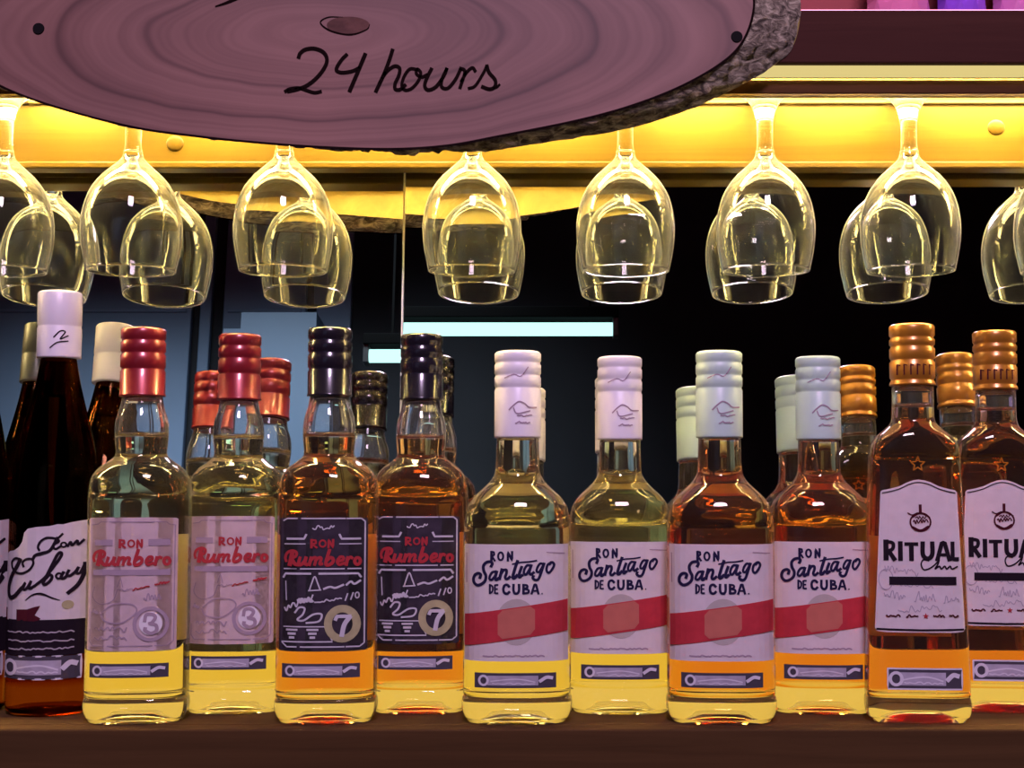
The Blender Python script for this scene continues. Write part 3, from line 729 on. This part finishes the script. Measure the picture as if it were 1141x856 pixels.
def dress_cubay(b, e, mirror_edge=False):
    S = b.surf(); A = T(0, 580, 7.136); q = 7.136
    tp = [(40, 285), (70, 264), (112, 257), (160, 225), (188, 180), (202, 110), (232, 76), (300, 62), (400, 55), (460, 40), (500, 41), (560, 24), (625, 12), (665, 6)]
    bt = [(40, 820)] + [(x, 830) for x, _ in tp[1:]]
    p = Print(S, 0.0004); p.columns(A(tp), A(bt)); lab = p.build('front_label', M['lab_white'], e)
    p = Print(S, 0.0008); C = lambda pts, w_=22, t=False: p.curve(A(pts), w_ * 1.15 / q, 6, t)
    C([(330, 252), (318, 225), (335, 182), (376, 152), (420, 150), (462, 155), (500, 118)], 16); C([(464, 150), (412, 250), (352, 275), (300, 292), (282, 320)], 22); C([(452, 152), (474, 180), (432, 212), (450, 242), (484, 222)], 16)
    p.ring(*A([(508, 208)])[0], 2.6, 2.6, 2.0); C([(535, 222), (556, 186), (566, 215), (600, 176), (608, 208), (645, 170)], 17)
    C([(205, 388), (196, 352), (228, 325), (272, 325), (284, 362), (252, 412), (196, 440), (140, 435), (104, 400), (97, 350), (130, 320), (176, 328)], 17)
    C([(176, 328), (140, 395), (95, 470), (68, 560), (80, 636), (126, 632), (192, 563)], 30)
    C([(190, 565), (222, 518), (206, 560), (214, 574), (238, 558), (268, 505)], 19); C([(268, 505), (252, 552), (264, 562), (305, 538)], 21)
    C([(305, 538), (380, 470), (450, 370), (492, 300), (490, 272), (466, 288), (420, 390), (380, 482), (364, 518), (382, 530), (416, 502), (430, 468), (412, 452), (388, 478)], 21)
    p.ring(*A([(480, 463)])[0], 3.0, 3.0, 2.5); C([(512, 432), (494, 476), (512, 484), (540, 458)], 21)
    C([(548, 418), (536, 452), (556, 464), (592, 432), (612, 398)], 20); C([(612, 398), (600, 440), (625, 440), (656, 362)], 18)
    C([(656, 362), (650, 440), (614, 535), (545, 606)], 27)
    C([(225, 662), (280, 618), (350, 606), (430, 640), (490, 662)], 14, True)
    p.build('brand_lettering', M['ink_black'], lab)
    p = Print(S, 0.0007); p.columns(A([(42, 728), (160, 738), (240, 735), (300, 715), (346, 704)]), A([(42, 828), (160, 830), (240, 830), (300, 800), (300, 792)])); p.columns(A([(240, 735), (285, 770), (350, 808)]), A([(240, 830), (300, 832), (340, 822)]))
    p.build('ribbon_flag', M['ink_burgundy'], lab)
    p = Print(S, 0.0007); p.disc(*A([(545, 700)])[0], 6, 5); p.build('gold_seal', M['ink_gold'], lab)
    p = Print(S, 0.0005); p.rect(5, 695, 93, 736, 16, 3); lb = p.build('lower_label', M['ink_black'], e)
    p = Print(S, 0.0009)
    for k, yy in enumerate((709.5, 719.5, 728.5)): p.scribble(10 + k, yy, 83, yy - 0.5, 0.9, 1.5, k + 3, 26)
    p.build('text_lines', M['ink_faint'], lb)
    tax_label(b, e, 5, 737, 90, 763, True)
    p = Print(b.capsurf(), 0.0005); p.curve([(51, 374), (58, 367), (63, 368), (58, 376), (66, 372)], 1.4); p.curve([(47, 386), (55, 380), (66, 378)], 1.4)
    p.build('cap_print', M['ink_black'], b.capobj)

# placement: (kind, cap centre px, row, label)
def place(b, px, py, Y, label, group, dress, *a):
    X = at(px, py, Y).x; e = b.build(X, Y, -0.4 * math.atan(X / Y)); tag(e, label, 'bottle', group); dress(b, e, *a); return e
bw = cub(M['cap_white']); place(bw, 67, 340, 1.126, 'dark brown tapering rum bottle with tall white cap and black script label', 'dark script-label bottles', dress_cubay)
bg = cub(M['cap_grey'], 0.8); place(bg, -25, 380, 1.129, 'dark rum bottle with grey cap, barely showing beside the tall white-capped dark one', 'dark script-label bottles', dress_cubay)
g1 = 'square-shouldered bottles with wavy red lettering'
b3 = rum(M['rum_pale'], M['cap_red']); place(b3, 160, 380, FR, 'red-capped pale rum bottle with silver label, beside the dark script-label bottle', g1, dress_rumbero, False)
b3 = rum(M['rum_pale'], M['cap_red']); place(b3, 267.5, 380, RE, 'red-capped pale rum bottle with silver label, beside a black-capped bottle', g1, dress_rumbero, False)
b7 = rum(M['rum_gold'], M['cap_black']); place(b7, 368, 380, FR, 'black-capped amber rum bottle with black label, beside a red-capped bottle', g1, dress_rumbero, True)
b7 = rum(M['rum_gold'], M['cap_black']); place(b7, 470, 380, RE, 'black-capped amber rum bottle with black label, beside a white-capped bottle', g1, dress_rumbero, True)
g2 = 'bottles with a slanting red band on the white label'
bs1 = san(M['rum_pale'], M['cap_white']); place(bs1, 577, 400, FR, 'white-capped pale rum bottle with red-banded label, beside a black-capped bottle', g2, dress_santiago)
bs1 = san(M['rum_pale'], M['cap_white']); place(bs1, 690.5, 400, RE, 'white-capped pale rum bottle with red-banded label, beside an amber red-banded bottle', g2, dress_santiago)
bs2 = san(M['rum_gold'], M['cap_green']); place(bs2, 801, 400, FR, 'pale-green-capped amber rum bottle with red-banded label, beside a white-capped pale bottle', g2, dress_santiago)
bs2 = san(M['rum_gold'], M['cap_green']); place(bs2, 911, 400, RE, 'pale-green-capped amber rum bottle with red-banded label, beside an orange-capped bottle', g2, dress_santiago)
g3 = 'orange-capped square bottles with arched labels'
br = rit(); place(br, 1016, 380, 1.083, 'orange-capped amber square bottle with whole arched label, beside a pale-green-capped bottle', g3, dress_ritual)
br = rit(); place(br, 1108, 380, 1.131, 'orange-capped amber square bottle standing furthest from the pale-green-capped bottles, its label partly hidden', g3, dress_ritual)
bv = san(M['rum_pale'], M['cap_violet']); place(bv, 1226, 400, RE, 'violet-capped bottle beyond the orange-capped square bottles, seen only in the mirror', None, dress_santiago)

# ================================================================ wine glasses
def lathe(name, prof, mat, parent, seg=56):
    V = []; Fc = []
    n = len(prof)
    for r, z in prof: V += [(r * math.cos(2 * math.pi * k / seg), r * math.sin(2 * math.pi * k / seg), z) for k in range(seg)]
    for j in range(n - 1):
        for k in range(seg):
            k2 = (k + 1) % seg; Fc.append((j * seg + k, j * seg + k2, (j + 1) * seg + k2, (j + 1) * seg + k))
    me = bpy.data.meshes.new(name); me.from_pydata(V, [], Fc)
    bm = bmesh.new(); bm.from_mesh(me); bmesh.ops.remove_doubles(bm, verts=bm.verts[:], dist=1e-6)
    bmesh.ops.dissolve_degenerate(bm, dist=1e-7, edges=bm.edges[:])
    bmesh.ops.recalc_face_normals(bm, faces=bm.faces[:])
    bm.to_mesh(me); bm.free()
    for p in me.polygons: p.use_smooth = True
    me.materials.append(mat); o = bpy.data.objects.new(name, me); COL.objects.link(o); o.parent = parent
    return o
sg = DG / F
def sm2(P, sub=4):
    Q = catmull([(r, z) for r, z in P], sub); return [(max(0, v.x), v.y) for v in Q]
ZG = zl1 + 0.0002                                  # underside of the foot on the lips
def gz(py): return at(853, py, DG).z - ZG
def wine_glass(px, py, label, dz=0.0):
    e = empty('wine_glass', (at(px, py, DG).x, DG, ZG + dz)); tag(e, label, 'glass', 'wine glasses hanging from the rack')
    ft_ = [(0, 0.0024), (0.012, 0.0022), (0.020, 0.0015), (0.0225, 0.0009), (0.0227, 0.0005), (0.0222, 0.0002), (0.0205, -0.0003), (0.0185, -0.0014), (0.0158, -0.0035), (0.0132, -0.0062), (0.0108, -0.0097), (0.0088, -0.0142), (0.0073, -0.021), (0.0, -0.021)]
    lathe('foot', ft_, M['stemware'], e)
    st = [(0, -0.0205), (0.0072, -0.0209)] + sm2([(0.0071, -0.0212), (0.0066, gz(140)), (0.0064, gz(150)), (0.0064, gz(162)), (0.0072, gz(169))], 3) + [(0, gz(169))]
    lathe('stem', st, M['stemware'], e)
    OW = [(14, 179), (25, 189), (36, 199.5), (46, 214), (52.3, 231), (55.3, 250), (54.8, 270), (52.3, 286), (49, 301.5)]
    ow = sm2([(0.0074, gz(168.5)), (0.0078, gz(173))] + [(r * sg, gz(y)) for r, y in OW], 4)
    iw = sm2([(47.2 * sg, gz(301.7)), (50.3 * sg, gz(286)), (52.6 * sg, gz(270)), (53.0 * sg, gz(250)), (50 * sg, gz(232)), (43.6 * sg, gz(216)), (33.5 * sg, gz(203)), (21 * sg, gz(194)), (9 * sg, gz(188))], 4)
    rim = [(48.7 * sg, gz(302.6)), (47.6 * sg, gz(302.7))]
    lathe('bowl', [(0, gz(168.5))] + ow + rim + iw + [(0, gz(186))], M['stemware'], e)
    return e
wine_glass(3, 240, 'hanging wine glass nearest the tall white cap of the dark bottle, only half in view')
wine_glass(147, 240, 'hanging wine glass above the red-capped bottle that stands beside the dark bottle')
wine_glass(316, 240, 'hanging wine glass below the sign, between a red cap and a black cap underneath')
wine_glass(526, 240, 'hanging wine glass below the last letters of the sign, beside the mirror joint')
wine_glass(697, 240, 'hanging wine glass under the rough bark edge of the sign')
wine_glass(853, 240, 'hanging wine glass above two pale-green caps, just clear of the bark edge')
wine_glass(1014, 240, 'hanging wine glass above the orange-capped square bottle with the whole label, its foot visible')
wine_glass(1186, 240, 'hanging wine glass past the orange-capped bottles, only its mirror image and edge in view')

# ================================================================ the wooden sign
YS0, YS1 = 1.0795, 1.0975
sign = empty('wooden_sign', tuple(at(400, 0, 1.062))); tag(sign, 'oval purple-brown wood slice sign with bark edge and hours lettering', 'sign')
sl = Vector(sign.location)
front = [(-75, 10), (-62, 45), (-20, 84), (40, 112), (140, 140), (220, 152), (300, 160), (370, 164.5), (440, 166), (500, 162), (560, 151), (640, 135), (700, 119), (755, 98), (800, 73), (825, 50), (838, 20), (838, -10), (815, -50), (760, -90), (680, -125), (560, -155), (420, -168), (280, -160), (150, -138), (40, -105), (-40, -60), (-72, -20)]
back = [(-72, 10), (-60, 42), (-18, 78), (40, 104), (140, 132), (220, 144), (300, 152), (370, 158), (440, 163.5), (500, 168), (565, 165), (650, 152), (710, 141), (770, 121), (820, 98), (862, 73), (886, 46), (890, -5), (862, -56), (800, -98), (700, -132), (570, -160), (420, -172), (280, -164), (150, -140), (40, -105), (-40, -60), (-70, -20)]
def closed(pts, n=8):
    P = [Vector(p) for p in pts]; m_ = len(P); out = []
    for i in range(m_):
        p0, p1, p2, p3 = P[i - 1], P[i], P[(i + 1) % m_], P[(i + 2) % m_]
        for k in range(n):
            t = k / n
            out.append(0.5 * ((2 * p1) + (p2 - p0) * t + (2 * p0 - 5 * p1 + 4 * p2 - p3) * t * t + (3 * p1 - p0 - 3 * p2 + p3) * t ** 3))
    return out
fo = [at(p.x, p.y, YS0) - sl for p in closed(front, 12)]
bo_ = [at(p.x, p.y, YS1) - sl for p in closed(back, 12)]
nP = len(fo)
# bark side
NB = 12; V = []; Fc = []
for i in range(nP):
    a, b = fo[i], bo_[i]
    out_d = Vector((a.x - fo[(i + nP // 2) % nP].x, 0, a.z - fo[(i + nP // 2) % nP].z)).normalized()
    for j in range(NB + 1):
        t = j / NB; p = a.lerp(b, t)
        env = min(1, t * 6) * min(1, (1 - t) * 4 + 0.25)
        r = noise.fractal(Vector((p.x * 60, t * 3.2, p.z * 60)), 0.8, 2.0, 4) * 0.0062 + math.sin(t * math.pi) * 0.0022
        V.append(p + out_d * r * env)
for i in range(nP):
    i2 = (i + 1) % nP
    for j in range(NB): Fc.append((i * (NB + 1) + j, i2 * (NB + 1) + j, i2 * (NB + 1) + j + 1, i * (NB + 1) + j + 1))
m, nt, out = new_mat('bark'); M['bark'] = m
b = N(nt, 'ShaderNodeBsdfPrincipled', Roughness=0.85); tc = N(nt, 'ShaderNodeTexCoord'); mp = N(nt, 'ShaderNodeMapping'); mp.inputs['Scale'].default_value = (34, 70, 70)
nz = N(nt, 'ShaderNodeTexNoise', Scale=2.2, Detail=7.0, Roughness=0.65, Distortion=1.2); L(nt, tc.outputs['Object'], mp.inputs[0]); L(nt, mp.outputs[0], nz.inputs['Vector'])
r = ramp(nt, [(0.38, (0.05, 0.036, 0.026)), (0.5, (0.22, 0.18, 0.13)), (0.62, (0.50, 0.43, 0.32))]); L(nt, nz.outputs['Fac'], r.inputs[0]); L(nt, r.outputs[0], b.inputs['Base Color'])
bp = N(nt, 'ShaderNodeBump', Strength=0.9, Distance=0.004); L(nt, nz.outputs['Fac'], bp.inputs['Height']); L(nt, bp.outputs[0], b.inputs['Normal']); L(nt, b.outputs[0], out.inputs[0])
mesh_obj('bark_edge', V, Fc, M['bark'], sign, True)
# faces of the slice
m, nt, out = new_mat('slice_wood'); M['slice'] = m
b = N(nt, 'ShaderNodeBsdfPrincipled', Roughness=0.6); tc = N(nt, 'ShaderNodeTexCoord'); mp = N(nt, 'ShaderNodeMapping')
mp.inputs['Location'].default_value = (0.0, 0, 0.035); mp.inputs['Scale'].default_value = (0.9, 0.0, 2.9)
nz = N(nt, 'ShaderNodeTexNoise', Scale=7.0, Detail=3.0); L(nt, tc.outputs['Object'], nz.inputs['Vector'])
va = N(nt, 'ShaderNodeVectorMath', operation='MULTIPLY_ADD'); va.inputs[1].default_value = (0.05, 0.0, 0.05)
L(nt, tc.outputs['Object'], mp.inputs[0]); L(nt, nz.outputs['Color'], va.inputs[0]); L(nt, mp.outputs[0], va.inputs[2])
ln_ = N(nt, 'ShaderNodeVectorMath', operation='LENGTH'); L(nt, va.outputs[0], ln_.inputs[0])
n1 = N(nt, 'ShaderNodeTexNoise', noise_dimensions='1D', Scale=1.0, Detail=3.0, Roughness=0.6); ml = N(nt, 'ShaderNodeMath', operation='MULTIPLY'); ml.inputs[1].default_value = 30
L(nt, ln_.outputs['Value'], ml.inputs[0]); L(nt, ml.outputs[0], n1.inputs['W'])
r = ramp(nt, [(0.30, (0.085, 0.030, 0.026)), (0.40, (0.155, 0.066, 0.056)), (0.5, (0.195, 0.088, 0.074)), (0.70, (0.24, 0.115, 0.098))]); L(nt, n1.outputs['Fac'], r.inputs[0])
n2 = N(nt, 'ShaderNodeTexNoise', Scale=5.0, Detail=4.0); L(nt, tc.outputs['Object'], n2.inputs['Vector'])
r2 = ramp(nt, [(0.3, (0.66, 0.62, 0.66)), (0.7, (1.12, 1.1, 1.08))]); L(nt, n2.outputs['Fac'], r2.inputs[0])
mx = N(nt, 'ShaderNodeMix', data_type='RGBA', blend_type='MULTIPLY'); mx.inputs[0].default_value = 1.0
L(nt, r.outputs[0], mx.inputs[6]); L(nt, r2.outputs[0], mx.inputs[7])
L(nt, mx.outputs[2], b.inputs['Base Color']); L(nt, b.outputs[0], out.inputs[0])
def face_fan(name, loop, y_in, mat, flip):
    V = list(loop); c = sum((Vector(p) for p in loop), Vector()) / len(loop); n_ = len(loop)
    mids = [c.lerp(p, 0.5) for p in loop]; V += mids; V.append(c)
    Fc = []
    for i in range(n_):
        j = (i + 1) % n_
        q = [(i, j, n_ + j, n_ + i), (n_ + i, n_ + j, 2 * n_)]
        Fc += [t[::-1] for t in q] if flip else q
    return mesh_obj(name, V, Fc, mat, sign)
face_fan('front_face', fo, 0, M['slice'], True)
m = wood('raw_back_wood', (0.20, 0.145, 0.03), (0.30, 0.23, 0.055), (18, 18, 18), 0.8); M['raw'] = m
face_fan('back_face', bo_, 0, M['raw'], False)
# dark cambium line round the face
def sgn(u, v, off): return at(u, v, YS0 - off) - sl
p = Print(sgn, 0.0003); lp_ = closed(front, 8); p.ribbon(lp_ + [lp_[0]], 2.6)
p.build('dark_rim', M['burn'], sign)
A = T(300, 40, 4.075); q = 4.075
p = Print(sgn, 0.0006); C = lambda pts, w_=16: p.curve(A(pts), w_ / q, 8)
C([(133, 98), (141, 78), (165, 61), (205, 57), (245, 73), (262, 106), (250, 145), (215, 190), (172, 224), (130, 241), (85, 251)], 17); C([(72, 252), (95, 240), (135, 236), (170, 247), (205, 257), (235, 252)], 15)
C([(352, 84), (331, 105), (309, 138), (306, 157), (330, 166), (375, 160), (408, 145)]); C([(436, 82), (420, 120), (395, 180), (365, 250)], 18)
C([(560, 62), (545, 110), (520, 175), (484, 252)], 17); C([(500, 215), (530, 165), (568, 137), (592, 147), (588, 180), (572, 215), (572, 240), (594, 243), (618, 222)])
C([(672, 152), (638, 150), (612, 185), (602, 225), (616, 245), (646, 238), (676, 205), (688, 168), (672, 150), (668, 170), (690, 186), (716, 176)], 14)
C([(737, 148), (716, 190), (706, 226), (722, 245), (757, 230), (790, 185), (806, 148)]); C([(806, 148), (784, 198), (784, 232), (812, 236), (845, 198), (868, 152)], 15)
C([(866, 146), (888, 162), (866, 236)], 15); C([(872, 205), (896, 165), (922, 144), (936, 160)], 14)
C([(905, 238), (935, 226), (970, 172), (988, 134)], 13); C([(988, 134), (998, 165), (1026, 200), (1024, 230), (1000, 241), (966, 230)], 16); C([(1000, 241), (1030, 234), (1046, 220)], 10)
p.build('hours_lettering', M['burn'], sign)
p = Print(sgn, 0.0006); p.curve([(240, 7), (252, 3), (266, -3), (290, -14), (310, -26)], 3.4, 8, True); p.curve([(310, -26), (330, -40), (300, -52), (270, -40)], 3.4)
p.build('upper_lettering', M['burn'], sign)
for kx, ky in ((43, 32), (821, 41)):
    c = at(kx, ky, YS0) - sl
    bm = bmesh.new(); bmesh.ops.create_cone(bm, cap_ends=True, segments=20, radius1=0.0046, radius2=0.0042, depth=0.0012)
    bmesh.ops.rotate(bm, verts=bm.verts[:], cent=(0, 0, 0), matrix=Matrix.Rotation(math.pi / 2, 3, 'X')); bmesh.ops.translate(bm, verts=bm.verts[:], vec=c + Vector((0, -0.0004, 0)))
    bm_obj('screw', bm, M['screw'], sign)
m = wood('knot_wood', (0.05, 0.02, 0.017), (0.13, 0.055, 0.045), (20, 20, 40), 0.9); M['sign_knot'] = m
p = Print(sgn, 0.0004); p.disc(388, 28, 24, 9.5); kn = p.build('knot', m, sign)
p = Print(sgn, 0.0005); p.curve([(382, 19), (366, 19), (357, 25), (368, 34), (390, 38.5), (408, 33), (412, 27)], 1.7, 8, True); p.build('knot_crack', M['burn'], kn)

# ================================================================ pink-lit things on the upper shelf
zt1 = zf1
box('x', 0, 0.001, 0, 0.001, 0, 0.001, M['alu']) and None
bpy.data.objects.remove(bpy.data.objects['x'])
pl = empty('pink_light', (0, YF + 0.02, zt1)); tag(pl, 'pink light line along the top edge of the upper shelf', 'light strip')
local(box('led_tape', X0, X1, YF + 0.010, YF + 0.014, zt1 - 0.0005, zt1 + 0.0035, M['pink_led'], None), pl)
local(box('cover', X0, X1, YF + 0.0145, YF + 0.016, zt1 - 0.0005, zt1 + 0.0035, M['alu'], None), pl)
def crystal(px, hw, col, label):
    c = at(px, 5, 1.165); e = empty('crystal_decanter', (c.x, 1.172, zt1 - 0.001)); tag(e, label, 'decanter', 'coloured crystal on the upper shelf')
    R_ = hw * 1.165 / F
    m, nt, out = new_mat('tinted_crystal'); b = N(nt, 'ShaderNodeBsdfPrincipled', Roughness=0.12)
    b.inputs['Base Color'].default_value = rgb(col); b.inputs['Transmission Weight'].default_value = 0.25; b.inputs['Coat Weight'].default_value = 0.7
    L(nt, b.outputs[0], out.inputs[0])
    V = []; Fc = []; seg = 10
    for j, (z, r) in enumerate(((0, 0.9), (0.004, 1.0), (0.03, 0.88), (0.07, 1.0), (0.11, 0.8), (0.13, 0.35), (0.16, 0.3))):
        for k in range(seg):
            a = 2 * math.pi * (k + 0.5 * (j % 2)) / seg; V.append((R_ * r * math.cos(a), R_ * r * math.sin(a), z))
    for j in range(6):
        for k in range(seg):
            k2 = (k + 1) % seg
            if j % 2 == 0: Fc += [(j * seg + k, j * seg + k2, (j + 1) * seg + k), (j * seg + k2, (j + 1) * seg + k2, (j + 1) * seg + k)]
            else: Fc += [(j * seg + k, j * seg + k2, (j + 1) * seg + k2), (j * seg + k, (j + 1) * seg + k2, (j + 1) * seg + k)]
    Fc.append(tuple(range(seg - 1, -1, -1))); Fc.append(tuple(range(6 * seg, 7 * seg)))
    mesh_obj('body', V, Fc, m, e)
    V, Fc = loft([(0.158, R_ * .3, R_ * .3, 2), (0.165, R_ * .42, R_ * .42, 2), (0.19, R_ * .36, R_ * .36, 2), (0.197, R_ * .1, R_ * .1, 2)], seg=10); mesh_obj('stopper', V, Fc, m, e)
crystal(1003, 40, (0.9, 0.25, 0.5), 'pink cut-crystal decanter on the upper shelf, nearest the sign')
crystal(1074, 31, (0.35, 0.10, 0.85), 'purple cut-crystal decanter on the upper shelf, between two pink ones')
crystal(1137, 32, (0.85, 0.25, 0.62), 'pink cut-crystal decanter on the upper shelf, beyond the purple one as seen from the sign')
